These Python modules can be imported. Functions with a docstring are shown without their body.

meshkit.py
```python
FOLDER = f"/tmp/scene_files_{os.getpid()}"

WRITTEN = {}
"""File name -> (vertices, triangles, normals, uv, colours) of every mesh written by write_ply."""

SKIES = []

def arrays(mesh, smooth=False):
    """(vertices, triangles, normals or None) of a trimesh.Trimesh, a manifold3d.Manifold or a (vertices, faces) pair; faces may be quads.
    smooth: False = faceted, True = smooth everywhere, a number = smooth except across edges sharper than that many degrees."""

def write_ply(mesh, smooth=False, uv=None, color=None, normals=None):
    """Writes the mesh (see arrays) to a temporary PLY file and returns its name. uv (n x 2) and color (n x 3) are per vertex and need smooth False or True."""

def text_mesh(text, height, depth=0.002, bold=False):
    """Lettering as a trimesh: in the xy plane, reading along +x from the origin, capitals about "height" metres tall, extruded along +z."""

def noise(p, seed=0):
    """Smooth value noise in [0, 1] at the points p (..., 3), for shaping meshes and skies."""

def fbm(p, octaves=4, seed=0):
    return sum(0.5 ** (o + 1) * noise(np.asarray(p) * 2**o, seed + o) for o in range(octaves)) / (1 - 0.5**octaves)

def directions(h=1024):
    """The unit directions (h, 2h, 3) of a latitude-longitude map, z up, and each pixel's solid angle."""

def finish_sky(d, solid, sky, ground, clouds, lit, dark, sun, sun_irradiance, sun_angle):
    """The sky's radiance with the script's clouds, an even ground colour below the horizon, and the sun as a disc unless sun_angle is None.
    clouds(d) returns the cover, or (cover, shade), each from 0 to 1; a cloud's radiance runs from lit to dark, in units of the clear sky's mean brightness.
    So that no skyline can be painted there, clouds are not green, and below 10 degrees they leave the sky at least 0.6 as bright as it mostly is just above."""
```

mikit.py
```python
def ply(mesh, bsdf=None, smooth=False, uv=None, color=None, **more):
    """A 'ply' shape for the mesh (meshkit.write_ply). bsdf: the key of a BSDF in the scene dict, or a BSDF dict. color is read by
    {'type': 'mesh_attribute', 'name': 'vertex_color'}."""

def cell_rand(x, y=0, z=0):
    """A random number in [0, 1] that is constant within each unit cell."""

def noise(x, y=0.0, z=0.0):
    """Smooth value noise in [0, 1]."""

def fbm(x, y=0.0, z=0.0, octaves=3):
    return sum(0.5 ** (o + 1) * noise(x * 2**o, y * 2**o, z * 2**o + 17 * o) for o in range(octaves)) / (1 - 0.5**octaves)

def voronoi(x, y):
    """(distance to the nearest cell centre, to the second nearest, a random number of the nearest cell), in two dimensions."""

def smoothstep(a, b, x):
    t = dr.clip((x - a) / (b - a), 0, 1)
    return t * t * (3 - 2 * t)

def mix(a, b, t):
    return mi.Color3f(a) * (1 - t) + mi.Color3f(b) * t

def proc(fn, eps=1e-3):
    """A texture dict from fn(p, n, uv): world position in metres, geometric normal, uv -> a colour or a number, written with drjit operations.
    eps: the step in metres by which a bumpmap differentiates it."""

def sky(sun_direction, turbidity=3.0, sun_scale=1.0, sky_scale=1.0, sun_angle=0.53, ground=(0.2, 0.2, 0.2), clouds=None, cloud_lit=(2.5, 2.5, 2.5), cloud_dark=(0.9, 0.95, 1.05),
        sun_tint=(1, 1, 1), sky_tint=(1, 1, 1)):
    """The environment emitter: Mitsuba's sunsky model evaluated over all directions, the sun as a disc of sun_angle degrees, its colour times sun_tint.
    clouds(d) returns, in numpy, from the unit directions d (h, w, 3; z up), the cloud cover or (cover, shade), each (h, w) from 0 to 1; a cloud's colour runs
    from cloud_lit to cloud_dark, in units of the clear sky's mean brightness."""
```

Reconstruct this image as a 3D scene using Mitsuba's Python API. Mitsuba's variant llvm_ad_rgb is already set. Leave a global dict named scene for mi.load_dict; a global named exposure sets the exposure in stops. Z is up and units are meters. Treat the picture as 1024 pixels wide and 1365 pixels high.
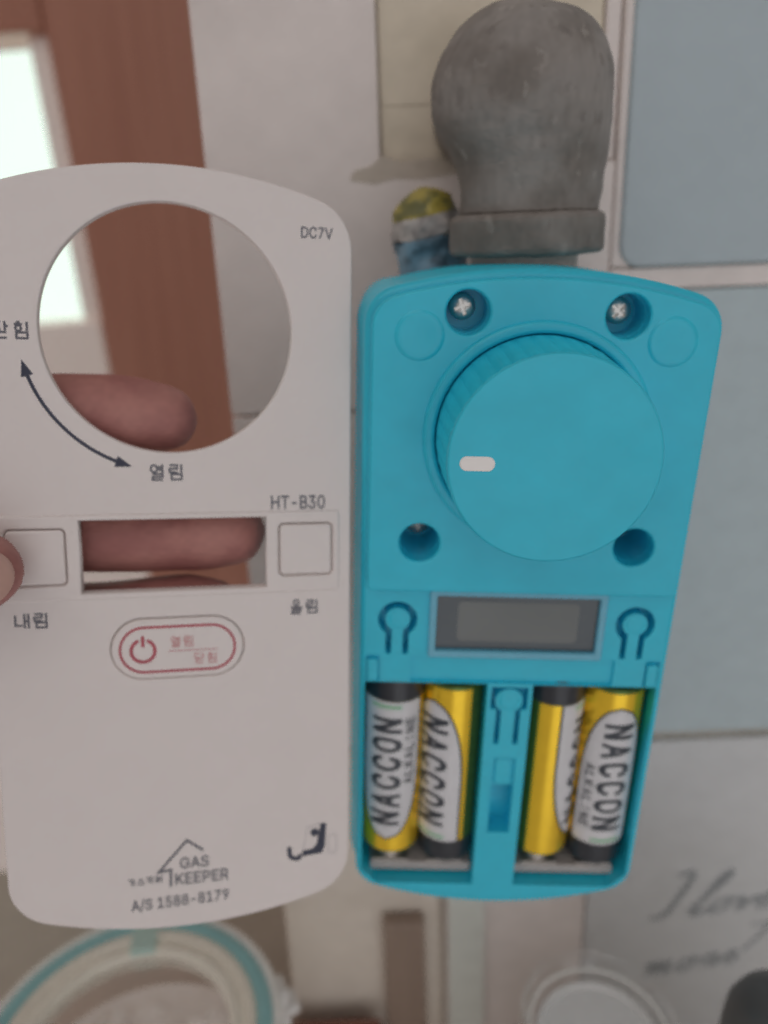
import math, random, numpy as np, trimesh, mitsuba as mi, drjit as dr, mikit, meshkit
import manifold3d as m3
from shapely.geometry import Polygon, LineString, Point, box
from shapely.ops import unary_union
from mikit import fbm, noise, smoothstep, mix, proc, voronoi

random.seed(5); np.random.seed(5)
scene, labels = {}, {}
T = mi.ScalarTransform4f

# ------------------------------------------------------------------ camera (world in metres, z up, wall faces -y; my lengths are mm * 0.001)
def rot(ax, deg):
    return trimesh.transformations.rotation_matrix(math.radians(deg), ax)[:3, :3]
RW = rot([0, 0, 1], -2.2) @ rot([1, 0, 0], 20)          # (x, -z, y) of the world -> (right, down, forward) of the camera
F, CX, CY = 1025.0, 512.0, 682.5
CAMZ = 330.0                                            # the counter is z = 0
def w2(v):                                              # camera-type vector (x, down, fwd) -> world
    return np.array([v[0], v[2], -v[1]])
RIGHT, DOWN, FWD = (w2(RW.T @ e) for e in np.eye(3))
M = np.eye(4); M[:3, 0], M[:3, 1], M[:3, 2], M[:3, 3] = -RIGHT, -DOWN, FWD, [0, 0, CAMZ / 1000]
scene['camera'] = {'type': 'thinlens', 'fov': math.degrees(2 * math.atan(512 / F)), 'fov_axis': 'x', 'to_world': T(M.tolist()),
                   'aperture_radius': 0.0014, 'focus_distance': 0.127, 'near_clip': 0.01, 'far_clip': 50.0}
exposure = 0.06

def at(px, py, Y):                                       # the point (mm) at distance Y from the camera that the photograph shows at px, py
    d = RW.T @ np.array([(px - CX) / F, (py - CY) / F, 1.0])
    q = d * Y / d[2]
    return np.array([q[0], Y, CAMZ - q[1]])

def frame(mat, pos):                                     # local (x right, y up, z out of the wall) -> world, from a camera-relative pose
    A = np.eye(4)
    A[:3, :3] = np.array([w2(mat @ e) for e in ([1, 0, 0], [0, -1, 0], [0, 0, -1.0])]).T
    A[:3, 3] = w2(pos) + [0, 0, CAMZ]
    return A
def euler(x, y, z):
    return rot([0, 0, 1], z) @ rot([0, 1, 0], y) @ rot([1, 0, 0], x)
DEV = frame(euler(-0.04, 0.94, 3.48), np.array([28.3, 86.6, 149.2]))
COV = frame(euler(-10.87, -10.36, 4.93), np.array([-42.4, 52.7, 146.1]))

# ------------------------------------------------------------------ light: a room by day, two unseen area lamps added behind the camera, constant ambient
def lamp(key, pos, target, w, h, rgb, name):
    scene[key] = {'type': 'rectangle', 'to_world': T().look_at(origin=pos, target=target, up=[0, 0, 1]) @ T().scale([w / 2, h / 2, 1]),
                  'emitter': {'type': 'area', 'radiance': {'type': 'rgb', 'value': rgb}}, 'bsdf': {'type': 'diffuse', 'reflectance': {'type': 'rgb', 'value': [.6, .6, .6]}}}
    labels[key] = dict(label=name, category='added lamp' if 'ceiling' in key else 'window')
lamp('ceiling_light', [-0.45, -1.0, 1.7], [0, 0.1, 0.3], 1.3, 1.1, [0.98, 0.87, 0.83], 'wide soft lamp added unseen above and behind the camera')  # unseen lamp, added to light the scene softly from above
lamp('added_front_lamp', [0.42, -1.5, 0.0], [0.05, 0.2, 0.12], 1.4, 2.6, [0.66, 0.67, 0.695], 'tall soft lamp added unseen behind the camera to the right')  # unseen tall lamp, added to light the batteries and reflect in the display
scene['room_light'] = {'type': 'constant', 'radiance': {'type': 'rgb', 'value': [0.325, 0.30, 0.288]}}

# ------------------------------------------------------------------ materials
def rgb(*c): return {'type': 'rgb', 'value': list(c)}
def mat(key, color, rough=.45, bump=None, bscale=1.0, eps=2e-4, **kw):
    b = {'type': 'principled', 'base_color': proc(color) if callable(color) else rgb(*color), 'roughness': proc(rough) if callable(rough) else rough, **kw}
    if bump: b = {'type': 'bumpmap', 'nested': b, 'tex': proc(bump, eps), 'scale': bscale}
    scene['mat_' + key] = {'type': 'twosided', 'bsdf': b}
def speck(c, amp=.05, f=700., tint=(1, 1, 1)):
    def fn(p, n, uv):
        k = 1 + amp * 2 * (fbm(p.x * f, p.y * f, p.z * f, 3) - .5)
        return mi.Color3f(*c) * k
    return fn
def fine(f, a):                                          # bump: orange-peel of plastic, in metres
    return lambda p, n, uv: a * fbm(p.x * f, p.y * f, p.z * f, 2)
mat('white_plastic', speck((.70, .645, .625), .02, 120), lambda p, n, uv: .24 + .12 * fbm(p.x * 90, p.y * 90, p.z * 90, 3), fine(1500, 2.2e-5))
mat('teal_plastic', speck((.020, .50, .67), .06, 160), lambda p, n, uv: .28 + .16 * fbm(p.x * 120, p.y * 120, p.z * 120, 3), fine(2200, 2.0e-5), clearcoat=.15, clearcoat_gloss=.85)
mat('marker_white', (.82, .80, .78), .4)
mat('ink', (.10, .10, .122), .5)
mat('dark_ink', (.028, .032, .06), .5)
mat('grey_ink', (.48, .45, .45), .5)
mat('red_ink', speck((.40, .075, .10), .15, 900), .5)
mat('faded_red_ink', (.52, .27, .27), .5)
mat('steel', (.62, .60, .57), .36, metallic=1.0)
mat('dull_steel', speck((.62, .57, .53), .1, 900), .38, metallic=.9)
mat('bezel_clear', speck((.13, .42, .56), .05), .12)
def lcd(p, n, uv):
    return mi.Color3f(.042, .056, .066) * (.85 + .5 * fbm(p.x * 60, p.y * 60, p.z * 60, 2))
mat('lcd_glass', lcd, .2, specular=.6, clearcoat=.6, clearcoat_gloss=.85)
mat('clear_grey_plastic', speck((.40, .37, .355), .12, 400), .18)
mat('battery_black', (.018, .021, .028), .28, clearcoat=.5)
mat('battery_green', speck((.085, .15, .028), .2, 700), .26, metallic=.55, clearcoat=.6)
mat('battery_gold', speck((.95, .62, .035), .06, 500), .24, metallic=.7, clearcoat=.5)
mat('battery_white', speck((.62, .62, .64), .04, 600), .3, clearcoat=.3)
mat('battery_ink', (.035, .042, .055), .4)
mat('green_ink', (.22, .45, .28), .45)
mat('lcd_reflection', lambda p, n, uv: mi.Color3f(.135, .145, .142) * (.7 + .6 * fbm(p.x * 55, p.y * 55, p.z * 55, 2)), .22, specular=.6)  # paler tone painted in for a soft reflection on the display glass
# skin: blotchy, with fine creases
def skin(p, n, uv):
    a = fbm(p.x * 140, p.y * 140, p.z * 140, 4); b = noise(p.x * 900, p.y * 900, p.z * 900)
    return mix((.335, .137, .125), (.425, .195, .17), smoothstep(.25, .75, a)) * (.94 + .12 * b)
mat('skin', skin, .48, lambda p, n, uv: 1.2e-4 * noise(p.x * 1500, p.y * 1500, p.z * 3600) + 6e-5 * fbm(p.x * 3000, p.y * 3000, p.z * 3000, 2), specular=.3)
mat('nail', (.50, .30, .25), .3, clearcoat=.4)
# wall and its tiles
def grime(c, d, f=18., lo=.5, hi=.85, amp=.06):
    def fn(p, n, uv):
        a = fbm(p.x * f, p.y * f, p.z * f, 5); b = fbm(p.x * 160 + 7, p.y * 160, p.z * 160, 3)
        return mix(c, d, smoothstep(lo, hi, a) * .7) * (1 - amp + 2 * amp * b)
    return fn
mat('plaster', grime((.52, .47, .40), (.36, .32, .26), 30), .8, fine(600, 2e-4))
mat('tile_white', grime((.74, .675, .645), (.64, .58, .55), 22), .32, fine(60, 2e-4), eps=1e-3)
mat('tile_grey', grime((.585, .595, .60), (.53, .54, .545), 14), .22, fine(50, 2.5e-4), eps=1e-3)
mat('tile_blue', grime((.43, .51, .535), (.405, .48, .50), 12), .16, fine(40, 2.5e-4), eps=1e-3)
mat('panel_blue', grime((.40, .475, .51), (.37, .44, .47), 12, .45, .8, .03), .25, fine(45, 3e-4), eps=1e-3)
mat('tile_beige', grime((.70, .63, .55), (.60, .53, .45), 34), .45, fine(90, 2e-4), eps=1e-3)
mat('tile_old', grime((.68, .61, .49), (.56, .50, .39), 48, .42, .75, .08), .55, fine(300, 2e-4))
mat('stain', grime((.52, .465, .40), (.43, .38, .315), 150, .4, .7), .8)
mat('film', grime((.62, .64, .59), (.55, .57, .53), 40), .15)
mat('decal', (.27, .29, .30), .5)
mat('counter', grime((.40, .345, .285), (.30, .255, .20), 12), .3)
# iron elbow: grey paint over rough casting, brown at the top, pale scrapes and pits
def iron(p, n, uv):
    a = fbm(p.x * 70, p.y * 70, p.z * 70, 5); b = fbm(p.x * 330 + 3, p.y * 330, p.z * 200, 4); c = noise(p.x * 900, p.y * 900, p.z * 260)
    base = mix((.155, .137, .121), (.25, .232, .216), smoothstep(.3, .7, a))
    base = mix(base, (.38, .355, .325), smoothstep(.66, .8, b) * .35)
    base = mix(base, (.10, .085, .078), smoothstep(.62, .8, 1 - b) * .35)
    return base * (.9 + .2 * c)
mat('iron_paint', iron, .62, lambda p, n, uv: 6e-4 * fbm(p.x * 190, p.y * 190, p.z * 190, 4) + 1.5e-4 * noise(p.x * 1400, p.y * 1400, p.z * 1400))
mat('pipe_pale', grime((.42, .38, .345), (.28, .24, .2), 90), .5)
def blotch(c, d, f=260):
    return lambda p, n, uv: mix(c, d, smoothstep(.42, .66, fbm(p.x * f, p.y * f, p.z * f, 4)))
mat('wrap_yellow', blotch((.40, .33, .07), (.15, .145, .05)), .45)
mat('wrap_white', blotch((.44, .42, .40), (.24, .225, .22)), .45)
mat('wrap_blue', blotch((.16, .30, .40), (.08, .14, .19)), .45)
# wood and the rest of the background
def wood(p, n, uv):
    g = fbm(p.x * 260, p.y * 260, p.z * 9, 4); h = fbm(p.x * 30, p.y * 30, p.z * 3, 3)
    return mix((.35, .145, .097), (.40, .178, .122), smoothstep(.3, .7, .5 * g + .5 * h))
mat('brown_wood', wood, .38)
def wood2(p, n, uv):
    g = fbm(p.x * 300, p.y * 300, p.z * 20, 4)
    return mix((.22, .155, .12), (.31, .23, .18), g)
mat('block_wood', wood2, .5)
mat('red_wood', speck((.20, .085, .06), .3, 300), .5)
mat('sill_paint', (.88, .79, .74), .5)
mat('gasket', speck((.24, .47, .48), .06, 200), .3)
mat('gasket_pale', speck((.42, .58, .53), .06, 200), .3)
mat('lid_clear', speck((.74, .74, .71), .05, 150), .2)
mat('lid_ring', speck((.72, .69, .60), .07, 150), .25)
mat('lid_disc', grime((.66, .64, .57), (.58, .56, .49), 60), .2)
mat('garlic', grime((.93, .92, .90), (.84, .81, .75), 160), .6, fine(500, 3e-4))
mat('dark_plastic', speck((.075, .075, .075), .15, 200), .4)
mat('clip_white', (.66, .64, .62), .35)
mat('pale_fill', grime((.62, .62, .61), (.54, .54, .53), 90), .4)
scene['mat_glass'] = {'type': 'dielectric', 'int_ior': 1.5}
scene['mat_thin_glass'] = {'type': 'thindielectric', 'int_ior': 1.5}

# ------------------------------------------------------------------ mesh helpers
def put(key, mesh, bsdf, A=None, smooth=32):
    if hasattr(mesh, 'to_mesh'):
        q = mesh.to_mesh(); mesh = trimesh.Trimesh(np.array(q.vert_properties[:, :3], float), np.array(q.tri_verts), process=False)
    mesh = mesh.copy()
    if mesh.is_watertight and mesh.volume < 0: mesh.invert()
    if A is not None: mesh.apply_transform(A)
    mesh.vertices = np.asarray(mesh.vertices) * 1e-3
    k, i = key, 0
    while k in scene: i += 1; k = f'{key}_{i:03d}'
    scene[k] = mikit.ply(mesh, 'mat_' + bsdf, smooth=smooth)
    return k
def tag(key, label=None, category=None, group=None, kind=None):
    labels[key] = {k: v for k, v in dict(label=label, category=category, group=group, kind=kind).items() if v}
def ring_of(poly):
    return np.array(poly.exterior.coords)[:-1], [np.array(h.coords)[:-1] for h in poly.interiors]
def area2(r): return np.sum(r[:, 0] * np.roll(r[:, 1], -1) - np.roll(r[:, 0], -1) * r[:, 1])
def shift(r, d):                                         # moves a ring to its left by d, mitred
    if d == 0: return r
    e = np.roll(r, -1, 0) - r; e /= np.linalg.norm(e, axis=1, keepdims=True) + 1e-12
    n = np.stack([-e[:, 1], e[:, 0]], 1); p = np.roll(n, 1, 0)
    b = n + p; b /= np.maximum((b * n).sum(1), .35)[:, None]
    return r + b * d
def solid(poly, profile):
    """A plate whose outline and holes follow profile [(inset, z)] from back to front: real bevels on every edge."""
    out, holes = ring_of(poly)
    rings = [out if area2(out) > 0 else out[::-1]] + [h if area2(h) < 0 else h[::-1] for h in holes]
    V, Fc, base = [], [], []
    for ins, z in profile:
        base.append(sum(map(len, V)))
        V.append(np.vstack([np.c_[shift(r, ins), np.full(len(r), z)] for r in rings]))
    off = np.cumsum([0] + [len(r) for r in rings])
    for a, b in zip(base[:-1], base[1:]):
        for s, e in zip(off[:-1], off[1:]):
            i = np.arange(s, e); j = np.where(i + 1 < e, i + 1, s)
            Fc += [np.c_[a + i, a + j, b + j], np.c_[a + i, b + j, b + i]]
    for lvl, flip in ((0, True), (-1, False)):
        t = np.asarray(m3.triangulate([V[lvl][a:b, :2] for a, b in zip(off[:-1], off[1:])]), int).reshape(-1, 3)
        p = V[lvl][t][:, :, :2]
        ar = np.cross(p[:, 1] - p[:, 0], p[:, 2] - p[:, 0]); t = np.where((ar < 0)[:, None], t[:, ::-1], t)
        Fc.append((t[:, ::-1] if flip else t) + base[lvl])
    return trimesh.Trimesh(np.vstack(V), np.vstack(Fc).astype(int), process=False)
def bev(z0, z1, r, n=4, back=0.0):
    p = [(back, z0)] + ([(0, z0 + back)] if back else [])
    return p + [(r - r * math.cos(a), z1 - r + r * math.sin(a)) for a in np.linspace(0, math.pi / 2, n + 1)]
def slab(poly, z0, z1, r=.3, n=3, back=0.0): return solid(poly, bev(z0, z1, r, n, back))
def rrect(x0, y0, x1, y1, r, q=8):
    return box(x0 + r, y0 + r, x1 - r, y1 - r).buffer(r, quad_segs=q) if r > 0 else box(x0, y0, x1, y1)
def circ(x, y, r, q=24): return Point(x, y).buffer(r, quad_segs=q)
def pill(x, y, w, h, q=16): return LineString([(x - (w - h) / 2, y), (x + (w - h) / 2, y)]).buffer(h / 2, quad_segs=q)
def mf(mesh):
    return m3.Manifold(m3.Mesh(np.asarray(mesh.vertices, np.float32), np.asarray(mesh.faces, np.uint32)))
def ext(poly, z0, z1):                                   # plain prism as a Manifold
    polys = getattr(poly, 'geoms', [poly])
    cs = m3.CrossSection([c for g in polys for c in [np.array(g.exterior.coords)[:-1]] + [np.array(h.coords)[:-1] for h in g.interiors]], m3.FillRule.EvenOdd)
    return m3.Manifold.extrude(cs, z1 - z0).translate([0, 0, z0])
def lathe(prof, n=72, arc=None):                         # [(r, z)] round z
    return trimesh.creation.revolve(np.array(prof, float), sections=n)
def loft(rows, n=40):                                    # rows (centre x, y, z, rx, ry): horizontal ellipses, closed at both ends
    t = np.linspace(0, 2 * np.pi, n, endpoint=False)
    V = [np.c_[x + a * np.cos(t), y + b * np.sin(t), np.full(n, z)] for x, y, z, a, b in rows]
    Fc = []
    for k in range(len(rows) - 1):
        i = np.arange(n); j = (i + 1) % n
        Fc += [np.c_[k * n + i, k * n + j, k * n + n + j], np.c_[k * n + i, k * n + n + j, k * n + n + i]]
    V = np.vstack(V + [[rows[0][:3]], [rows[-1][:3]]]); m = len(V); i = np.arange(n); j = (i + 1) % n
    Fc += [np.c_[np.full(n, m - 2), j, i], np.c_[np.full(n, m - 1), (len(rows) - 1) * n + i, (len(rows) - 1) * n + j]]
    return trimesh.Trimesh(V, np.vstack(Fc), process=True)
def bx(x0, y0, z0, x1, y1, z1, r=0.0):
    if r <= 0:
        m = trimesh.creation.box([x1 - x0, y1 - y0, z1 - z0]); m.apply_translation([(x0 + x1) / 2, (y0 + y1) / 2, (z0 + z1) / 2]); return m
    pts = [(a, b, c) for a in (x0 + r, x1 - r) for b in (y0 + r, y1 - r) for c in (z0 + r, z1 - r)]
    s = trimesh.creation.icosphere(2, r).vertices
    return trimesh.convex.convex_hull(np.vstack([s + p for p in pts]))
def flat(geom, z0, z1):
    ms = [trimesh.creation.extrude_polygon(g, z1 - z0, engine='earcut') for g in getattr(geom, 'geoms', [geom]) if g.area > 1e-4]
    m = trimesh.util.concatenate(ms); m.apply_translation([0, 0, z0]); return m
def word(text, h, x, y, z, width=None, bold=1, rotz=0, depth=.12):     # lettering centred on x, y (mm)
    m = meshkit.text_mesh(text, h, depth, bold)
    lo, hi = m.bounds
    m.apply_translation([-(lo[0] + hi[0]) / 2, -h / 2, 0])
    if width: m.apply_scale([width / (hi[0] - lo[0]), 1, 1])
    if rotz: m.apply_transform(trimesh.transformations.rotation_matrix(math.radians(rotz), [0, 0, 1]))
    m.apply_translation([x, y, z]); return m
# Hangul as strokes: every letter in a unit box, every syllable as letters in sub-boxes
def _o(r=.42): return [[(.5 + r * math.cos(a), .5 + r * math.sin(a)) for a in np.linspace(0, 2 * math.pi, 25)]]
JAMO = {'g': [[(0, 1), (1, 1), (.85, 0)]], 'n': [[(0, 1), (0, .1), (1, .1)]], 'd': [[(1, 1), (0, 1), (0, 0), (1, 0)]], 'r': [[(0, 1), (1, 1), (1, .5), (0, .5), (0, 0), (1, 0)]],
        'm': [[(0, 1), (1, 1), (1, 0), (0, 0), (0, 1)]], 'o': _o(), 's': [[(.5, 1), (.45, .6), (0, 0)], [(.47, .6), (1, 0)]], 'k': [[(0, 1), (1, 1), (.85, 0)], [(0, .5), (.93, .5)]],
        'p': [[(0, 1), (1, 1)], [(0, 0), (1, 0)], [(.3, 1), (.3, 0)], [(.7, 1), (.7, 0)]], 'h': [[(.3, 1.05), (.7, 1.05)], [(0, .8), (1, .8)]] + [[(.5 + .33 * math.cos(a), .32 + .33 * math.sin(a)) for a in np.linspace(0, 2 * math.pi, 25)]],
        'a': [[(.4, 0), (.4, 1)], [(.4, .5), (1, .5)]], 'i': [[(.6, 0), (.6, 1)]], 'yeo': [[(.7, 0), (.7, 1)], [(0, .68), (.7, .68)], [(0, .38), (.7, .38)]], 'eo': [[(.7, 0), (.7, 1)], [(0, .5), (.7, .5)]],
        'ae': [[(.3, 0), (.3, 1)], [(.85, 0), (.85, 1)], [(.3, .5), (.85, .5)]], 'O': [[(0, 0), (1, 0)], [(.5, 0), (.5, 1)]], 'U': [[(0, .3), (1, .3)]]}
SYL = {'닫': [('d', .02, .5, .5, .95), ('a', .62, .45, .98, 1), ('d', .15, .02, .85, .36)], '힘': [('h', .02, .45, .55, .95), ('i', .62, .45, .98, 1), ('m', .15, .02, .85, .36)],
       '열': [('o', .0, .45, .52, 1), ('yeo', .5, .45, .98, 1), ('r', .15, .0, .85, .38)], '림': [('r', .02, .48, .55, .95), ('i', .62, .45, .98, 1), ('m', .15, .02, .85, .36)],
       '내': [('n', .02, .12, .5, .9), ('ae', .5, 0, 1, 1)], '올': [('o', .25, .62, .75, 1.05), ('O', .02, .47, .98, .65), ('r', .15, .0, .85, .36)],
       '가': [('g', .02, .1, .5, .9), ('a', .6, 0, 1, 1)], '스': [('s', .1, .35, .9, 1), ('U', 0, 0, 1, .35)], '키': [('k', .02, .1, .55, .9), ('i', .62, 0, .98, 1)], '퍼': [('p', .0, .15, .52, .85), ('eo', .45, 0, 1, 1)]}
def hangul(text, h, x, y, z, gap=1.18, w=.12, rotz=0, depth=.12, wide=.9):
    lines = []
    for i, ch in enumerate(text):
        for j, x0, y0, x1, y1 in SYL[ch]:
            for st in JAMO[j]:
                lines.append(LineString([((i * gap + (x0 + a * (x1 - x0)) * wide) * h, (y0 + b * (y1 - y0)) * h) for a, b in st]).buffer(w * h / 2 * 1.1, quad_segs=3, cap_style='flat'))
    m = flat(unary_union(lines), 0, depth)
    m.apply_translation([-((len(text) - 1) * gap + wide) * h / 2, -h / 2, 0])
    if rotz: m.apply_transform(trimesh.transformations.rotation_matrix(math.radians(rotz), [0, 0, 1]))
    m.apply_translation([x, y, z]); return m
def stroke(pts, w, z0, z1, cap='round'): return flat(LineString(pts).buffer(w / 2, quad_segs=5, cap_style=cap), z0, z1)

# ================================================================== THE SETTING: wall with its tiles, counter
WY = 228.0                                               # front of the tiles
WZ = lambda z: z + CAMZ                                  # heights below are relative to the lens
def wall_solid(poly, front, thick, r=.8):                # polygon in (x, z rel. lens) -> upright plate whose face is at y = front
    m = slab(poly, 0, thick, r, 4)
    v = np.asarray(m.vertices); m.vertices = np.c_[v[:, 0], front + thick - v[:, 2], v[:, 1] + CAMZ]
    return m
put('wall', bx(-43.2, WY + 3.2, -40, 420, WY + 60, 760), 'plaster', smooth=False); tag('wall', kind='structure')
TOP = 420
tiles = [  # x0 z0 x1 z1 material, front offset
    (-44.6, -171, 70.4, -50.8, 'tile_white', -.6), (-44.6, -340, 15.6, -172, 'tile_beige', -.2),
    (3.4, 31.55, 61.6, TOP, 'tile_old', 1.9), (3.4, 16.6, 61.6, 31.4, 'tile_old', 1.85), (62.0, 16.2, 66.2, TOP, 'tile_white', .6), (66.5, -11.8, 72.1, TOP, 'tile_white', -1.0),
    (66.5, -18.2, 420, -12.1, 'tile_white', -.6), (71.0, -170.6, 420, -18.5, 'tile_blue', 0), (73.0, -340, 420, -174.2, 'tile_grey', .2), (17.6, -340, 72.2, -173.6, 'tile_white', .1)]
for x0, z0, x1, z1, m, o in tiles:
    put('wall__tile', wall_solid(rrect(x0, z0, x1, z1, .4, 3), WY + o, 3.4 if o < 1 else 1.6, .8 if o < 1 else .15), m)
k = put('wall__tile', wall_solid(unary_union([box(-44.6, -49.9, 66.2, 16.0), box(-44.6, 0, 2.6, TOP)]), WY - 1.1, 4.2, .6), 'tile_white'); tag(k, 'large off-white board left of the grey elbow')
pc = rrect(68.6, -11.9, 300, TOP, 6)
k = put('wall__tile', wall_solid(pc, WY - 2.2, 4.2, 1.0), 'panel_blue'); tag(k, 'blue-grey wall panel with rounded lower corner')
rs = np.random.RandomState(3)
st = [(-5.5, 13.6), (-4.5, 15.6), (0, 16.6), (3, 19), (8, 17.4), (15, 18), (24, 17), (24, 14.4), (14, 13.2), (6, 13.6), (1, 12.4)]
k = put('wall__stain', wall_solid(Polygon(st).buffer(.7).buffer(-.5), WY - 1.45, .8, .2), 'stain')
put('counter', bx(-700, 92, -30, 700, 340, 0), 'counter', smooth=False); tag('counter', kind='structure')

# cursive writing on the lower right tile
def bez(pts, n=14):                                      # Catmull-Rom through the points
    p = np.array([pts[0]] + list(pts) + [pts[-1]], float); o = []
    for i in range(1, len(p) - 2):
        for t in np.linspace(0, 1, n, endpoint=False):
            a, b, c, d = p[i - 1:i + 3]
            o.append(.5 * (2 * b + (c - a) * t + (2 * a - 5 * b + 4 * c - d) * t * t + (3 * b - a - 3 * c + d) * t ** 3))
    return np.array(o + [p[-1]])
def script_word(strokes, x, z, s, slant=.62, rise=.12):
    g = []
    for pts, w in strokes:
        c = bez(pts); c = np.c_[x + s * (c[:, 0] + slant * c[:, 1]), z + s * (c[:, 1] + rise * (c[:, 0]))]
        for i in range(len(c) - 1):
            d = c[i + 1] - c[i]; ww = s * w * (.65 + .75 * abs(d[1]) / (np.hypot(*d) + 1e-9))
            g.append(LineString(c[i:i + 2]).buffer(ww / 2, quad_segs=3))
    return unary_union(g)
L_I = [([(.1, .98), (.35, 1.02), (.32, .6), (.2, .1), (.0, 0)], .075)]
L_l = [([(0, .12), (.3, .75), (.36, 1.05), (.22, .95), (.12, .4), (.12, .02), (.3, .05), (.42, .18)], .07)]
L_o = lambda x: [([(x + .28, .36), (x + .08, .3), (x, .1), (x + .12, 0), (x + .3, .12), (x + .28, .34), (x + .42, .3)], .065)]
L_v = lambda x: [([(x, .34), (x + .1, .3), (x + .12, .02), (x + .32, .3), (x + .42, .28)], .065)]
L_e = lambda x: [([(x, .14), (x + .24, .26), (x + .14, .37), (x + .03, .16), (x + .16, 0), (x + .36, .12)], .06)]
L_m = [([(0, .3), (.1, .36), (.06, 0)], .05), ([(.06, .05), (.26, .38), (.26, 0)], .05), ([(.27, .06), (.48, .38), (.46, .02), (.6, .08)], .05)]
L_r = lambda x: [([(x, .1), (x + .14, .36), (x + .3, .3), (x + .22, .02), (x + .4, .1)], .065)]
def on_tile(geom):
    m = flat(geom, 0, .35); v = np.asarray(m.vertices); m.vertices = np.c_[v[:, 0], WY + .2 - v[:, 2], v[:, 1] + CAMZ]; return m
dec = [script_word(L_I, 99, -257.5, 22, .3, 0), script_word(L_l + L_o(.42) + L_v(.86) + L_e(1.28), 112.5, -256.5, 20, .42, .1), script_word(L_m + L_o(.72) + L_r(1.22) + L_e(1.68), 97.5, -288.5, 18.5, .3, .17),
       script_word([([(0, .9), (.6, .95), (1.0, 1.0)], .08), ([(.55, .95), (.4, .3), (.3, 0)], .07)], 133, -276, 15, .45, .1)]
for k, g in enumerate(dec): put('wall__lettering', on_tile(g), 'decal', smooth=False)

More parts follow.
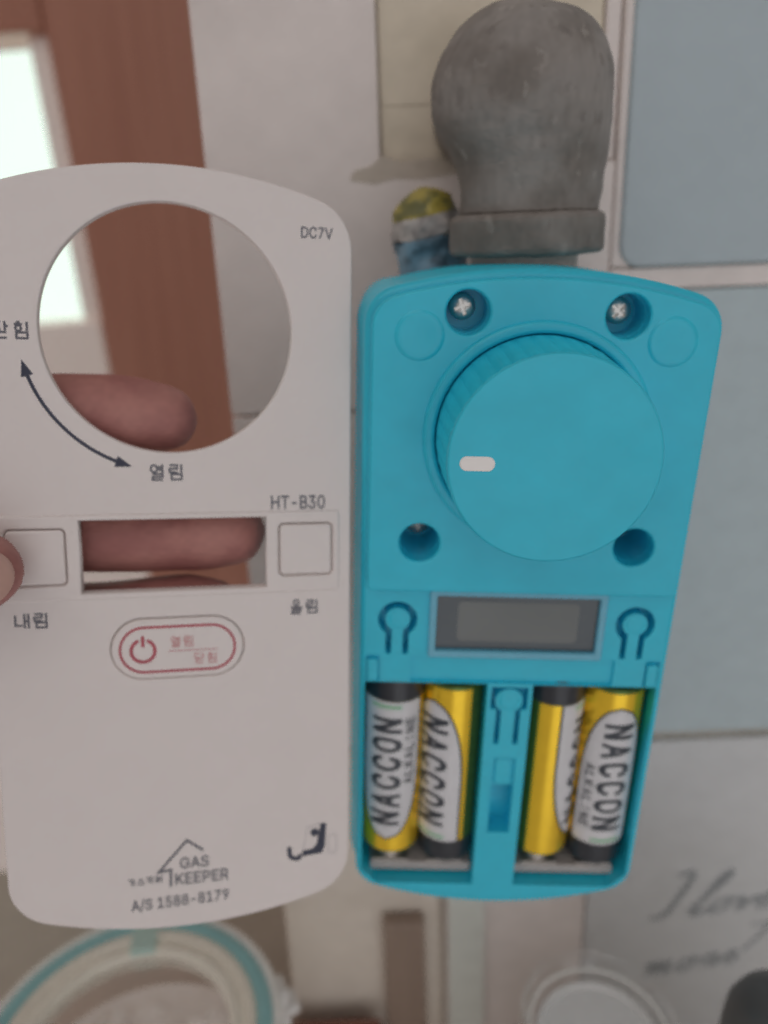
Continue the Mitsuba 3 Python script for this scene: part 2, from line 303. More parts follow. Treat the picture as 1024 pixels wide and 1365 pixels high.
# brown door frame and the bright window beyond the end of the wall
A = np.eye(4)
fr = lambda *a: bx(*a, r=3)
DY = 600
LEAN = trimesh.transformations.rotation_matrix(math.radians(-2.0), [0, 1, 0], [-212, DY, CAMZ + 40])
put('window__frame', fr(-213, DY, -500, -40, DY + 45, 900), 'brown_wood', LEAN); put('window__frame', fr(-620, DY, CAMZ + 136, -213.5, DY + 45, 900), 'brown_wood', LEAN)
put('window__sill', fr(-620, DY + 2, -500, -213.5, DY + 60, CAMZ - 56), 'sill_paint', LEAN)
put('window__inner_frame', fr(-230, DY + 12, CAMZ - 150, -213.2, DY + 52, CAMZ + 136), 'sill_paint', LEAN)
pane = bx(-620, DY + 50, CAMZ - 56, -220, DY + 53, CAMZ + 136); pane.apply_transform(LEAN)
kk = put('window__pane', pane, 'dark_plastic', smooth=False)
scene[kk]['emitter'] = {'type': 'area', 'radiance': {'type': 'rgb', 'value': [0.84, 1.0, 0.88]}}
tag('window', 'bright window in a reddish brown wooden frame beyond the end of the wall', 'window')

# ================================================================== gas pipe elbow above the device
PY = 186.0
rows_px = [(4, 664, 716), (8, 650, 732), (14, 640, 748), (25, 622, 773), (40, 607, 789), (55, 597, 800), (88, 581, 812), (110, 575, 814.5), (127, 573, 815), (147, 575, 813.5), (165, 580, 811.5), (180, 587, 809.5), (193, 596, 808), (208, 604, 805), (222, 610, 802.5), (248, 613.5, 799), (270, 614, 796), (286, 614, 794)]
rows = []
for y, a, b in rows_px:
    p, q = at(a, y, PY), at(b, y, PY); r = (q[0] - p[0]) / 2
    rows.append(((p[0] + q[0]) / 2, PY, (p[2] + q[2]) / 2, r, r))
# resample smoothly along z
R_ = np.array(rows)[::-1]
from scipy.interpolate import PchipInterpolator
zz = np.unique(np.r_[np.linspace(R_[0, 2], R_[-1, 2], 46), R_[:, 2]])
S_ = PchipInterpolator(R_[:, 2], R_)(zz); S_[:, 2] = zz
el = loft([tuple(r) for r in S_], 64)
v = np.asarray(el.vertices); el.vertices = v + np.asarray(el.vertex_normals) * ((meshkit.fbm(v * .16, 4, 3) - .5) * 1.3)[:, None]
put('pipe_elbow__casting', el, 'iron_paint', smooth=True)
ca, cb = at(600, 312, PY), at(803, 312, PY); cr = (cb[0] - ca[0]) / 2; cx = (ca[0] + cb[0]) / 2
z_hi, z_lo = at(700, 284, PY)[2], at(700, 339, PY)[2]
def collar(r, z0, z1, b=1.6):
    return lathe([(0, z0)] + [(r - b + b * math.sin(a), z0 + b - b * math.cos(a)) for a in np.linspace(0, math.pi / 2, 6)] + [(r - b + b * math.cos(a), z1 - b + b * math.sin(a)) for a in np.linspace(0, math.pi / 2, 6)] + [(0, z1)], 80)
co = collar(cr, z_lo, z_hi); v = np.asarray(co.vertices)
co = co.subdivide_to_size(2.5); v = np.asarray(co.vertices); co.vertices = v + np.asarray(co.vertex_normals) * ((meshkit.fbm(v * .2, 4, 9) - .5) * .8)[:, None]
co.apply_translation([cx, PY, 0]); put('pipe_elbow__collar', co, 'iron_paint', smooth=40)
bz = at(690, 120, PY)
back = trimesh.creation.cylinder(15, WY - PY + 4, sections=48); back.apply_transform(trimesh.transformations.rotation_matrix(math.pi / 2, [1, 0, 0])); back.apply_translation([bz[0], (WY + PY) / 2 + 2, bz[2]])
put('pipe_elbow__wall_branch', back, 'iron_paint')
tag('pipe_elbow', 'rough grey iron pipe elbow with a wide collar above the teal device', 'pipe elbow')
# pale pipe from the collar down into the valve that the device turns
pl, pr = at(628, 346, PY), at(768, 346, PY); pr_ = (pr[0] - pl[0]) / 2; pxc = (pl[0] + pr[0]) / 2
pi_ = trimesh.creation.cylinder(pr_, 120, sections=64); pi_.apply_translation([pxc, PY, z_lo - 58]); put('gas_pipe__tube', pi_, 'pipe_pale')
vb = bx(pxc - 16, PY - 14, z_lo - 90, pxc + 16, PY + 16, z_lo - 48, 4); put('gas_pipe__valve_body', vb, 'dull_steel')
tag('gas_pipe', 'short pale gas pipe between the grey collar and the teal device', 'pipe')
# striped wrapped stub left of the collar
SY = 202.0
def wrow(y, a, b): p, q = at(a, y, SY), at(b, y, SY); r = (q[0] - p[0]) / 2; return ((p[0] + q[0]) / 2, SY, (p[2] + q[2]) / 2, r, r)
prof = [wrow(*r) for r in ((430, 540, 622), (365, 533, 618), (340, 529, 616), (318, 525.5, 614), (300, 524, 611), (288, 524.5, 608), (276, 527, 603), (266, 532, 596), (259, 539, 588), (254, 549, 577), (252, 558, 568))]
P_ = np.array(prof); itp = PchipInterpolator(P_[:, 2], P_)
def cut(z0, z1, off):
    g = np.linspace(z0, z1, 12); r = itp(g); r[:, 2] = g
    m = loft([(a, b, c, d + off, e + off) for a, b, c, d, e in r], 48)
    m = m.subdivide(); v = np.asarray(m.vertices); v = v + np.asarray(m.vertex_normals) * ((meshkit.fbm(v * .17, 3, 4) - .5) * 4.2)[:, None]
    v[:, 2] += (v[:, 0] - P_[5, 0]) * .2; m.vertices = v; return m
z1_, z2_ = P_[5, 2] - .3, P_[3, 2] + .3
put('wrapped_stub__yellow_cap', cut(z1_, P_[-1, 2], 0), 'wrap_yellow', smooth=True); put('wrapped_stub__white_band', cut(z2_ + .1, z1_ + .4, .15), 'wrap_white', smooth=True); put('wrapped_stub__blue_band', cut(P_[0, 2], z2_ + .5, 0.05), 'wrap_blue', smooth=True)
tag('wrapped_stub', 'small stained stub in yellow, white and blue bands left of the grey collar', 'pipe stub')

# ================================================================== THE TEAL DEVICE (local mm, y up, z out)
def body_outline(hw, yt, Rt, yb, Rb, r, q=10):
    t = Point(0, yt - Rt).buffer(Rt, quad_segs=90); b = Point(0, yb + Rb).buffer(Rb, quad_segs=90)
    s = box(-hw, -400, hw, 400).intersection(t).intersection(b)
    s = s.buffer(-r, quad_segs=q).buffer(r, quad_segs=q)
    n = int(s.exterior.length / 1.4)
    return Polygon([s.exterior.interpolate(i / n, normalized=True).coords[0] for i in range(n)])
D = 'valve_timer'
KY = 47.0
OUT = body_outline(35.1, 79.2, 112, -77.8, 100, 7.5)
hs = mf(solid(OUT, [(1.0, -34), (0, -33), (0, -22), (0, -14), (0, -11), (0, -8.5)] + bev(-6.5, -3, 1.5, 6)))
def compart(s):
    p = [(5.2, -12.2), (33.6, -12.2), (33.6, -67.4), (29.8, -71.5), (5.2, -71.5)]
    return Polygon([(s * a, b) for a, b in p])
cutters = [ext(compart(1), -19, 5), ext(compart(-1), -19, 5)]
HOLES = [(-15.2, 70.9), (15.2, 70.9), (-22.6, 23.6), (22.6, 23.6)]
for i, (x, y) in enumerate(HOLES): cutters.append(ext(circ(x, y, 4.1), -9.5 if i < 2 else -15, 5))
cutters.append(ext(circ(0, KY, 20.9, 40), -12, 5))
def keyhole(x, y, ro, ri, to, ti, yend):
    o = unary_union([circ(x, y, ro), box(x - to, yend, x + to, y)]).buffer(-.5).buffer(1.0).buffer(-.5)
    i = unary_union([circ(x, y, ri), box(x - ti, yend - 1, x + ti, y)]).buffer(.6).buffer(-.6)
    return o.difference(i)
cutters += [ext(keyhole(s * 26.5, 3.9, 4.4, 2.75, 2.6, 1.25, -4.9), -8, 5) for s in (-1, 1)]
kc = unary_union([box(-4.3, -19.0, 4.3, -13), box(-2.9, -28.6, 2.9, -17)]).difference(unary_union([circ(0, -16.6, 3.15), box(-1.6, -30, 1.6, -17)]))
cutters.append(ext(box(-18.45, -3.65, 18.45, 10.75), -7, 5))
cutters += [ext(kc, -7, 5), ext(box(-2.5, -54.8, 2.9, -32.6), -4.2, 5), ext(box(-2.5, -54.8, 2.9, -41.2), -9, 5)]
lo = box(-33.4, -12.0, 33.4, -5.2).difference(box(-30.2, -14, -23.2, -4)).difference(box(23.2, -14, 30.2, -4))
lo = lo.buffer(-.5).buffer(.5)
cutters.append(ext(lo, -3.9, 5))
hs = hs - m3.Manifold.batch_boolean(cutters, m3.OpType.Add)
q = hs.to_mesh(); hs = trimesh.Trimesh(np.array(q.vert_properties[:, :3], float), np.array(q.tri_verts), process=False)
v = np.asarray(hs.vertices).copy(); flare = np.clip((-v[:, 2] - 6) / 8, 0, 1); v[:, 0] *= 1 + .05 * flare * flare * (3 - 2 * flare) * (np.abs(v[:, 0]) > 30); hs.vertices = v
put(D + '__housing', hs, 'teal_plastic', DEV)
pan = OUT.buffer(-1.6).intersection(box(-60, 12.2, 60, 120)); pan = pan.buffer(-1.2, quad_segs=6).buffer(1.2, quad_segs=6)
for x, y in HOLES: pan = pan.difference(circ(x, y, 4.2))
pan = pan.difference(circ(0, KY, 21.4, 40))
put(D + '__front_panel', solid(pan, bev(-4.5, 0, .6, 5)), 'teal_plastic', DEV)
for s in (-1, 1):
    put(D + '__plug', solid(circ(s * 24.3, 66.4, 4.85), [(0, -1.5), (0, .05), (.4, .3), (.9, .42), (1.8, .36), (3.4, .22)]), 'teal_plastic', DEV)
put(D + '__knob_ring', slab(circ(0, KY, 22.9, 48).difference(circ(0, KY, 20.45, 48)), -3, 1.3, .9, 6), 'teal_plastic', DEV)
# knob: ribbed wall, flat front
n = 40 * 16; t = np.linspace(0, 2 * np.pi, n, endpoint=False)
rib = .5 * np.abs(np.sin(20 * t)) ** .8
V = []; zs = [(-10, 20.2, 0), (1.2, 20.2, 0), (1.6, 20.2, .6), (14.2, 19.4, 1), (16.2, 19.3, .9), (17.0, 19.45, .3), (17.45, 19.38, 0), (17.75, 19.15, 0), (17.9, 18.8, 0)]
for z, r, k in zs: V.append(np.c_[(r - .35 * k + rib * k) * np.cos(t), KY + (r - .35 * k + rib * k) * np.sin(t), np.full(n, z)])
for r in (12, 6): V.append(np.c_[r * np.cos(t), KY + r * np.sin(t), np.full(n, 17.9)])
Fc = []; i = np.arange(n); j = (i + 1) % n
for a in range(len(V) - 1): Fc += [np.c_[a * n + i, a * n + j, a * n + n + j], np.c_[a * n + i, a * n + n + j, a * n + n + i]]
Vk = np.vstack(V + [[[0, KY, 17.9]]]); Fc.append(np.c_[(len(V) - 1) * n + i, (len(V) - 1) * n + j, np.full(n, len(Vk) - 1)])
put(D + '__knob', trimesh.Trimesh(Vk, np.vstack(Fc), process=False), 'teal_plastic', DEV, 28)
k = put(D + '__knob__marker', slab(pill(-13.9, 46.4, 6.4, 2.75), 17.5, 18.35, .35, 4), 'marker_white', DEV); tag(k, 'white pill-shaped pointer mark')
# screws
def screw_head(x, y, z, turn):
    h = mf(lathe([(0, -1.6), (2.6, -1.6), (2.6, -.5), (2.4, .15), (1.8, .7), (.9, .95), (0, 1.0)], 40))
    for a in (turn, turn + 90): h = h - m3.Manifold.cube([3.2, .7, 1.6], True).rotate([0, 0, a]).translate([0, 0, .75])
    return h.translate([x, y, z])
for (x, y), z, a in ((HOLES[0], -4.4, 20), (HOLES[1], -4.6, 50), (HOLES[2], -12, 10), (HOLES[3], -12.5, 33)):
    sx, sy = (x - .8, y + .7) if z > -6 else (x, y)
    put(D + '__screw', screw_head(sx, sy, z, a), 'steel' if z > -6 else 'dull_steel', DEV)
# display window with clear bezel
put(D + '__display__reflection_patch', slab(rrect(-13.2, -1.2, 13.8, 8.6, 1.2), -5, -3.12, .05), 'lcd_reflection', DEV)  # paler rectangle standing in for a reflection in the glass
k = put(D + '__display', slab(box(-18.4, -3.6, 18.4, 10.7), -6, -3.2, .2), 'lcd_glass', DEV); tag(k, 'dark grey blank display glass')
put(D + '__display__bezel', slab(rrect(-19.6, -5.0, 19.6, 11.9, .7).difference(rrect(-17.9, -3.2, 17.9, 10.3, .3)), -5, -1.9, .4, 3), 'bezel_clear', DEV)
for s in (-1, 1):
    put(D + '__hinge_block', slab(rrect(*sorted((s * 33.2, s * 30.6))[:1], -12.0, sorted((s * 33.2, s * 30.6))[1], -6.2, .5), -6, -2.6, .4), 'teal_plastic', DEV)
    put(D + '__latch_button', solid(circ(s * 26.5, 3.9, 2.2), [(0, -4), (0, -2.9), (.5, -2.75)]), 'teal_plastic', DEV)
put(D + '__latch_button', solid(circ(0, -16.6, 2.5), [(0, -4), (0, -2.9), (.6, -2.7)]), 'teal_plastic', DEV)
for s in (-1, 1):
    c = Polygon([(s * 5.5, -69.4), (s * 33.3, -69.4), (s * 33.3, -69.2), (s * 29.9, -72.6), (s * 5.5, -72.6)])
    a, b = sorted((s * 5.5, s * 31.4))
    k = put(D + '__tray_end', bx(a, -70.6, -18, b, -67.9, -6.2, .5), 'clear_grey_plastic', DEV); tag(k, 'pale grey see-through end strip of the battery tray')
    for cxx in (12.2, 26.3):
        sp = [(s * cxx + 2.6 * math.cos(u), -67.8 + u / 15.0, -10.5 + 2.6 * math.sin(u)) for u in np.linspace(0, 26, 90)]
        put(D + '__contact', trimesh.util.concatenate([trimesh.creation.cylinder(.42, segment=[sp[q], sp[q + 1]], sections=6) for q in range(len(sp) - 1)]), 'dull_steel', DEV, smooth=40)
        put(D + '__contact_plate', bx(s * cxx - 4.6, -67.85, -15, s * cxx + 4.6, -67.4, -6.6, .2), 'dull_steel', DEV)
k = put(D + '__switch', bx(-1.9, -40.6, -7.5, 2.3, -33.2, -3.6, .4), 'teal_plastic', DEV)
tag(D, 'teal plastic valve timer with round knob, display and open battery tray', 'gas timer')

# ================================================================== batteries
def wrap(geom, R, thick=.06, edge=1.0):                  # geom in (arc length round the axis, along the axis) -> on the cylinder
    m = flat(geom, 0, thick)
    m = m.subdivide_to_size(edge, max_iter=14)
    return bend(m, R)
def bend(m, R):
    v = np.asarray(m.vertices); a = v[:, 0] / R
    m.vertices = np.c_[(R + v[:, 2]) * np.sin(a), v[:, 1], (R + v[:, 2]) * np.cos(a)]; return m
BR, BL = 7.1, 51.5
def make_battery(cx, up, phi, key, gold):
    """Black end at +y; the white patch centred on phi degrees; up=False turns it over."""
    half = BL / 2
    ya = half - 6.6 * 1.0                                # black band from ya to the end
    M_ = np.eye(4)
    M_[:3, :3] = rot([0, 0, 1], 0 if up else 180)
    Rp = np.eye(4); Rp[:3, :3] = rot([0, 1, 0], phi if up else -phi)
    Tm = np.eye(4); Tm[:3, 3] = [cx, -11.4 - half - (0 if up else 2.2), -10.6]
    L_ = DEV @ Tm @ M_ @ Rp
    def lt(prof):
        m = lathe(prof, 64); v = np.asarray(m.vertices); m.vertices = np.c_[v[:, 0], v[:, 2], -v[:, 1]]; return m
    put(key + '__sleeve', lt([(0, -half), (BR - 1.2, -half), (BR - .4, -half + .25), (BR, -half + .9), (BR, ya)]), 'battery_green', L_)
    put(key + '__end_cap', lt([(BR + .02, ya), (BR + .02, half - .9), (BR - .4, half - .2), (BR - 1.2, half), (BR - 2.0, half), (BR - 2.2, half - .4), (0, half - .4)]), 'battery_black', L_)
    put(key + '__terminal', lt([(0, -half - 1.4), (2.3, -half - 1.4), (2.7, -half - 1.0), (2.7, -half + .2)]), 'dull_steel', L_)
    w = math.radians(gold) * BR
    g = box(-w, -half + 1.0, w, ya - .1)
    put(key + '__gold_band', wrap(g, BR + .015, .05, 1.2), 'battery_gold', L_, smooth=40)
    # white bullet-shaped patch: square at the black end, round towards the other
    ww = math.radians(63) * BR; yb = -half + 5.2
    pts = [(ww, ya - .1)] + [(ww * (max(0, 1 - ((ya - 16 - y) / (ya - 16 - yb)) ** 2.3)) ** (1 / 2.0), y) for y in np.linspace(ya - 16, yb, 26)]
    pts = pts + [(-x, y) for x, y in pts[::-1]]
    pg = Polygon(pts).buffer(0)
    put(key + '__label_edge', wrap(pg.buffer(.55).intersection(box(-50, -90, 50, ya - .1)), BR + .07, .05, 1.2), 'battery_ink', L_, smooth=40)
    put(key + '__label', wrap(pg, BR + .13, .05, 1.2), 'battery_white', L_, smooth=40)
    def txt(word_, h, w, pitch, x, y, bold):             # letter by letter, evenly pitched along the battery
        ms = [word(c, h, (i - (len(word_) - 1) / 2) * pitch, 0, 0, w * (.35 if c == 'I' else 1), bold) for i, c in enumerate(word_)]
        m = trimesh.util.concatenate(ms); m.apply_transform(trimesh.transformations.rotation_matrix(math.pi / 2, [0, 0, 1]))
        m.apply_translation([x, y, 0]); return bend(m.subdivide_to_size(.9, max_iter=12), BR + .19)
    put(key + '__lettering', txt('NACCON', 6.7, 4.1, 5.4, -.5, ya - 4.6 - 15.5, 2), 'battery_ink', L_, smooth=40)
    put(key + '__lettering', txt('ALKALINE', 2.4, 1.8, 2.45, 5.3, ya - 14, 1), 'battery_ink', L_, smooth=40)
    put(key + '__green_line', wrap(box(-4.6, ya - 1.9, 3.0, ya - .9), BR + .2, .05, 1.0), 'green_ink', L_, smooth=40)
BAT = [(-26.3, True, -11, 'battery', 82, 'first battery from the left, white label, black end up'), (-12.1, False, -45, 'battery_001', 76, 'second battery from the left, black end down, green side showing'),
       (12.1, True, 70, 'battery_002', 108, 'third battery from the left, bright yellow stripe facing front'), (26.3, False, 2, 'battery_003', 78, 'rightmost battery in the tray, white label, gold end up')]
for cx_, up, phi, key, gold, lab in BAT:
    make_battery(cx_, up, phi, key, gold); tag(key, lab, 'battery', 'batteries in the open tray')

# ================================================================== THE WHITE COVER held in front (local mm of its own)
C = 'cover_plate'
CO = body_outline(36.0, 67.6, 93, -91.6, 100, 10)
hole = circ(0, 37.0, 23.8, 48); win = box(-18.2, -14.9, 18.2, -.25)
bR = rrect(21.1, -12.5, 31.9, -1.8, .9); bL = rrect(-31.9, -12.9, -21.1, -1.9, .9); pw = pill(0, -27.3, 26.6, 12.8)
def holes(d): return unary_union([hole, win.buffer(d, join_style='mitre'), bR.buffer(.13 + d), bL.buffer(.13 + d), pw.buffer(.15 + d)])
put(C + '__plate', solid(CO.difference(holes(0)), bev(-2.0, 0, .35, 3)), 'white_plastic', COV)
lip = CO.difference(CO.buffer(-1.5))
put(C + '__rim', solid(CO.buffer(-.12).difference(CO.buffer(-1.5)), [(0, -5.5), (0, -1.95)]), 'white_plastic', COV)
put(C + '__band', solid(rrect(-33.6, -16.3, 33.6, 1.0, .8).difference(unary_union([win.buffer(.1, join_style='mitre'), bR.buffer(.3), bL.buffer(.3)])), bev(-.4, .6, .45, 5)), 'white_plastic', COV)
for g in (bR, bL): put(C + '__button', slab(g, -2.2, .55, .5, 5), 'white_plastic', COV)
P = put(C + '__power_button', slab(pw, -2.2, .3, .5, 5), 'white_plastic', COV)
zt = .28
pr1 = pill(0, -27.4, 23.6, 10.1)
put(P + '__print', flat(pr1.difference(pr1.buffer(-.55)), zt, zt + .12), 'red_ink', COV)
arc = LineString([(-7.0 + 2.35 * math.cos(a), -27.6 + 2.35 * math.sin(a)) for a in np.radians(np.linspace(118, 422, 40))]).buffer(.36)
put(P + '__print', flat(unary_union([arc, LineString([(-7.0, -26.5), (-7.0, -24.7)]).buffer(.36)]), zt, zt + .12), 'red_ink', COV)
put(P + '__print', hangul('열림', 2.2, .9, -25.9, zt, w=.13), 'faded_red_ink', COV); put(P + '__print', hangul('닫힘', 2.2, 5.6, -29.7, zt, w=.13), 'faded_red_ink', COV)
put(P + '__print', stroke([(-1.9, -27.9), (8.0, -27.9)], .16, zt, zt + .1), 'red_ink', COV)
zt = -.02
for txt_, x, y, h in (('닫힘', -28.4, 36.3, 3.1), ('열림', -1.1, 9.3, 3.1), ('내림', -28.0, -20.2, 3.0), ('올림', 26.2, -19.7, 2.9)):
    put(C + '__lettering', hangul(txt_, h, x, y, zt, w=.125), 'ink', COV)
put(C + '__lettering', word('DC7V', 2.05, 29.0, 56.5, zt, 6.3), 'ink', COV); put(C + '__lettering', word('HT-B30', 2.7, 25.0, 2.8, zt, 11.2), 'ink', COV)
# the curved double arrow round the hole
aa = np.radians(np.linspace(196, 250.5, 50)); ra = 27.6
ar = [LineString([(ra * math.cos(a), 37 + ra * math.sin(a)) for a in aa]).buffer(.34)]
for a, s in ((aa[0], -1), (aa[-1], 1)):
    p = np.array([ra * math.cos(a), 37 + ra * math.sin(a)]); tdir = s * np.array([-math.sin(a), math.cos(a)]); nd = np.array([math.cos(a), math.sin(a)])
    ar.append(Polygon([p + tdir * 1.6, p - tdir * 1.6 + nd * 1.15, p - tdir * 1.6 - nd * 1.15]))
put(C + '__arrow_print', flat(unary_union(ar), zt, zt + .12), 'dark_ink', COV)
# house-shaped mark, lettering round it
put(C + '__house_print', flat(unary_union([LineString([(3.9, -73.7), (.5, -71.0), (-5.6, -77.9), (-3.0, -77.6), (-3.2, -81.6)]).buffer(.28, cap_style='flat', join_style='mitre')]), zt, zt + .12), 'ink', COV)
put(C + '__lettering', word('GAS', 2.5, 2.0, -76.3, zt, 6.2), 'ink', COV); put(C + '__lettering', word('KEEPER', 2.6, 3.5, -80.0, zt, 11.4), 'ink', COV)
put(C + '__lettering', hangul('가스키퍼', 1.7, -8.4, -79.6, zt, w=.15, gap=1.12, rotz=2), 'ink', COV); put(C + '__lettering', word('A/S 1588-8179', 2.45, -1.2, -85.1, zt, 20.8, rotz=1.0), 'ink', COV)
# dark pictogram at the lower right corner
pic = [Polygon([(25.6, -77.5), (29.8, -77.2), (30.4, -75.6), (30.7, -70.4), (29.8, -70.3), (28.9, -75.2), (27.8, -76.4), (25.8, -76.5)]).buffer(.2), circ(28.3, -72.2, .95), LineString(bez([(22.6, -75.6), (22.9, -77.5), (24.4, -78.2), (25.0, -77.6)])).buffer(.5)]
put(C + '__pictogram_print', flat(unary_union(pic), zt, zt + .12), 'dark_ink', COV)
thin = unary_union([rrect(31.4, -77.6, 33.2, -73.2, .4).exterior.buffer(.13), LineString([(25.6, -77), (26.6, -70.8), (30, -70.2)]).buffer(.13)])
put(C + '__pictogram_print', flat(thin, zt - .005, zt + .1), 'grey_ink', COV)
tag(C, 'white plastic cover plate with round hole and window, held in the hand', 'cover plate')

# ================================================================== the hand that holds it (same local frame)
def sph(p, r): return m3.Manifold.sphere(r, 28).translate(list(map(float, p)))
def chain(js):
    out = []
    for (p, r), (q, s) in zip(js[:-1], js[1:]): out.append(m3.Manifold.batch_hull([sph(p, r), sph(q, s)]))
    return out
index = [((-2.4, 19.6, -10.4), 6.9), ((-9, 20.2, -11.2), 8.2), ((-24, 20.4, -12.2), 8.2), ((-48, 20, -16.5), 8.8), ((-88, 14, -15), 10.5)]
middle = [((11.6, -5.4, -10.4), 7.0), ((5.5, -5.4, -11.2), 8.2), ((-12, -5.6, -13.0), 8.3), ((-40, -4.5, -18), 9.0), ((-92, -6, -17), 10.8)]
ringf = [((6.5, -21.8, -10.4), 6.2), ((1.0, -21.9, -11.2), 7.5), ((-16, -24.2, -13), 7.9), ((-42, -25.5, -17), 8.5), ((-90, -25, -16), 10.2)]
little = [((-16, -42, -10.6), 5.2), ((-21, -42.4, -11), 6.4), ((-34, -44, -12.5), 7.0), ((-54, -45, -15), 7.4), ((-84, -42, -13), 9.2)]
thumb = [((-34.4, -7.8, 8.6), 7.4), ((-39, -8.2, 10.0), 8.8), ((-58, -11, 13.5), 8.9), ((-88, -20, 15.0), 11.0), ((-118, -32, 4), 14)]
parts = sum((chain(c) for c in (index, middle, ringf, little, thumb)), [])
wrist = [(-150, -34, -6), (-152, -10, -8)]
palm = [(p, r) for p, r in (index[-1], middle[-1], ringf[-1], little[-1])] + [((-130, -36, -6), 13), ((-132, -4, -8), 12)]
parts.append(m3.Manifold.batch_hull([sph(p, r) for p, r in palm]))
parts.append(m3.Manifold.batch_hull([sph(thumb[-1][0], 13), sph((-132, -36, -5), 13), sph((-100, -28, -4), 11)]))
parts.append(m3.Manifold.batch_hull([sph((-130, -36, -6), 13), sph((-132, -6, -8), 12), sph((-156, -36, -8), 14), sph((-156, -16, -10), 14)]))
parts.append(m3.Manifold.batch_hull([sph((-156, -36, -8), 14), sph((-156, -16, -10), 14), sph((-240, -58, -20), 21), sph((-240, -30, -22), 20)]))
hand = m3.Manifold.batch_boolean(parts, m3.OpType.Add).refine_to_length(2.2)
q = hand.to_mesh(); hm = trimesh.Trimesh(np.array(q.vert_properties[:, :3], float), np.array(q.tri_verts), process=True)
trimesh.smoothing.filter_taubin(hm, lamb=.5, nu=.52, iterations=24)
v = np.asarray(hm.vertices); hm.vertices = v + np.asarray(hm.vertex_normals) * ((meshkit.fbm(v * .12, 3, 2) - .5) * .8)[:, None]
put('hand__skin', hm, 'skin', COV, smooth=True)
nl = trimesh.creation.icosphere(3, 1.0); nl.apply_scale([6.6, 5.6, 1.2]); nl.apply_transform(trimesh.transformations.rotation_matrix(math.radians(32), [0, 1, 0])); nl.apply_translation([-33.0, -7.6, 15.7])
k = put('hand__thumb_nail', nl, 'nail', COV, smooth=True)
tag('hand', 'bare left hand pinching the white cover, fingers behind and thumb in front', 'hand')

# ================================================================== things on the counter along the bottom edge
JC = at(168, 1385, 172.0); JR = 49.0
JT = np.eye(4); JT[:3, 3] = [JC[0], JC[1], JC[2]]
jz = JC[2]
def torus(R, r, n=96, m=14): return trimesh.creation.torus(R, r, major_sections=n, minor_sections=m)
J = 'clip_jar'
put(J + '__glass', lathe([(JR - 8, -jz + 2), (JR - 3, -jz + 4), (JR - 1, -jz + 12), (JR - 1, -16), (JR - 4, -10), (JR - 4.5, -5)], 96), 'thin_glass', JT, smooth=40)
put(J + '__rim', lathe([(JR - 6, -8), (JR - .6, -8), (JR, -7), (JR, -1.2), (JR - .8, -.4), (JR - 2.4, -.2), (JR - 3.2, -1.0), (JR - 4, -3)], 96), 'lid_clear', JT, smooth=30)
g = torus(JR - 5.6, 2.6); g.apply_scale([1, 1, .8]); g.apply_translation([0, 0, -1.6]); put(J + '__gasket', g, 'gasket', JT, smooth=True)
put(J + '__lid', lathe([(JR - 8.0, -3), (JR - 8.2, -.6), (JR - 9.2, .1), (JR - 11.2, -.1), (JR - 12, -1.4), (JR - 13.4, -1.2), (JR - 15.2, -.6), (JR - 16.4, -1.2), (JR - 17, -4.2)], 96), 'lid_ring', JT, smooth=40)
put(J + '__lid_disc', lathe([(0, -4.6), (JR - 16.6, -4.2), (JR - 16.6, -5.2), (0, -5.4)], 96), 'thin_glass', JT)
tb = bx(-4.4, JR - 17, -2.6, 4.4, JR - 7.2, .6, .6); tb.apply_transform(trimesh.transformations.rotation_matrix(math.radians(7), [0, 0, 1])); put(J + '__gasket_tab', tb, 'gasket_pale', JT)
put(J + '__inner_wall', lathe([(JR - 16.8, -5.6), (JR - 16.2, -9)], 96), 'lid_disc', JT, smooth=True)
cl = trimesh.util.concatenate([bx(JR - 1, -5, -22, JR + 3, 3, -4, 1.2), bx(JR + 1, -7, -14, JR + 6, 1, -10, 1)]); cl.apply_transform(trimesh.transformations.rotation_matrix(math.radians(25), [0, 0, 1])); put(J + '__clip', cl, 'clip_white', JT)
tag(J, 'round clip-lid jar with teal seal, below the white cover', 'jar')
rg = np.random.RandomState(8)
lump = []
for _ in range(90):
    a, rr = rg.uniform(0, 2 * np.pi), (JR - 12) * math.sqrt(rg.uniform())
    s = trimesh.creation.icosphere(3, 1); s.apply_scale(rg.uniform(3.5, 6.5, 3)); v = np.asarray(s.vertices); s.vertices = v * (1 + .35 * (meshkit.fbm(v * .35 + rg.uniform(0, 9), 3, 1) - .5))[:, None]
    s.apply_translation([rr * math.cos(a), rr * math.sin(a) - 3, -13 + rg.uniform(-2.5, 1.5) - .42 * (rr * math.sin(a) + 14)]); lump.append(s)
bed = lathe([(0, -jz + 5), (JR - 10, -jz + 5), (JR - 3, -jz + 12), (JR - 3, -34), (0, -26)], 64); lump.append(bed)
put('jar_contents', trimesh.util.concatenate(lump), 'garlic', JT, smooth=40); tag('jar_contents', 'white crumbled lumps of food inside the teal-sealed jar', 'food', kind='stuff')
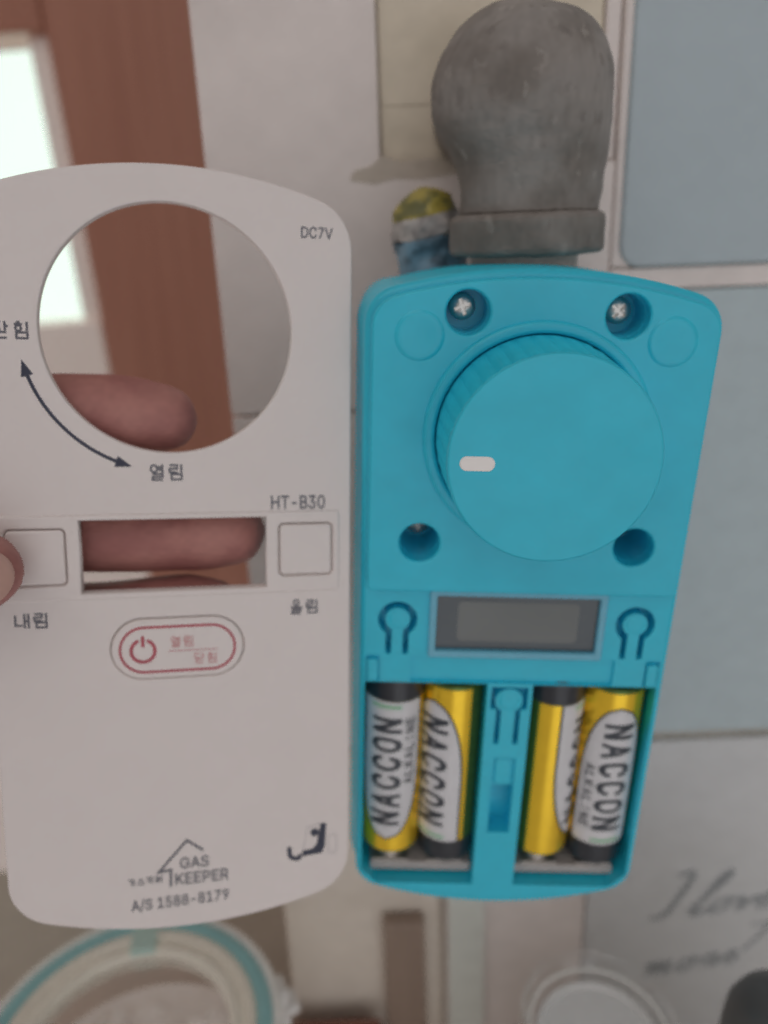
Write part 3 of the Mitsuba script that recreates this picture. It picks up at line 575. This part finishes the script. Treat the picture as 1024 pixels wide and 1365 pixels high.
# clear glass jar, lower right
GC = at(800, 1356, 168.0); GR = 24.5; GT = np.eye(4); GT[:3, 3] = GC
gz = GC[2]
put('glass_jar__body', lathe([(GR - 4, -gz + 1), (GR - 1, -gz + 4), (GR - 1, -15), (GR - .2, -13.6), (GR - .2, -12), (GR - 1.2, -11), (GR - 1.2, -7), (GR, -5.6), (GR, -4.4), (GR - .9, -3), (GR - 1.2, -1)], 96), 'thin_glass', GT, smooth=40)
put('glass_jar__lip', torus(GR - 1.8, .75), 'glass', GT, smooth=True)
g = torus(GR - 3.4, .5); g.apply_translation([0, 0, -6]); put('glass_jar__thread', g, 'lid_clear', GT, smooth=True)
put('glass_jar__inner_lid', lathe([(0, -10), (GR - 7.5, -10), (GR - 6.6, -8.4), (GR - 5.8, -8.4), (GR - 5.4, -9.4), (GR - 5.4, -12), (0, -12)][::-1], 96), 'pale_fill', GT, smooth=35)
tag('glass_jar', 'clear glass jar with pale inner lid below the teal device', 'jar')
put('jar_filling', lathe([(0, -gz + 5), (GR - 4.4, -gz + 6), (GR - 3.6, -gz + 8), (GR - 3.6, -34), (0, -32)], 72), 'pale_fill', GT, smooth=35); tag('jar_filling', 'pale powder filling the clear glass jar', 'powder', kind='stuff')
# dark rounded knob of a lid at the right corner
KC = at(1044, 1352, 150.0); KT = np.eye(4); KT[:3, 3] = KC
put('dark_bottle__cap', lathe([(0, -30), (13, -30), (14.5, -26), (15, -12), (14.2, -3), (12, 2), (8, 4.6), (0, 5.4)], 72), 'dark_plastic', KT, smooth=40)
put('dark_bottle__body', lathe([(0, -KC[2] + .5), (19, -KC[2] + .5), (20, -KC[2] + 3), (20, -50), (15.5, -36), (12, -32), (12, -29)], 72), 'lid_ring', KT, smooth=40)
tag('dark_bottle', 'dark grey rounded bottle cap at the lower right corner', 'bottle')
# brown wooden block, greenish film and a reddish board at the foot of the wall
a, b = at(511, 1234, 221), at(566, 1236, 221)
bw = bx(a[0], 221, 0.5, b[0], 227, a[2], 1.0); put('wooden_block', bw, 'block_wood'); tag('wooden_block', 'brown upright wooden block standing against the beige wall tile', 'block')
r0, r1 = at(372, 1361, 220), at(508, 1362, 220)
put('wooden_board', bx(r0[0], 214, 0.5, r1[0], 220, r0[2], 1.0), 'red_wood'); tag('wooden_board', 'low reddish brown board between the jar and wooden block', 'board')
f0, f1 = at(597, 1195, 224), at(646, 1195, 224)
put('plastic_strip', bx(f0[0], 222.5, 0.5, f1[0], 224, f0[2] + 12, .4), 'film'); tag('plastic_strip', 'pale greenish plastic strip leaning on the wall below the device', 'strip')
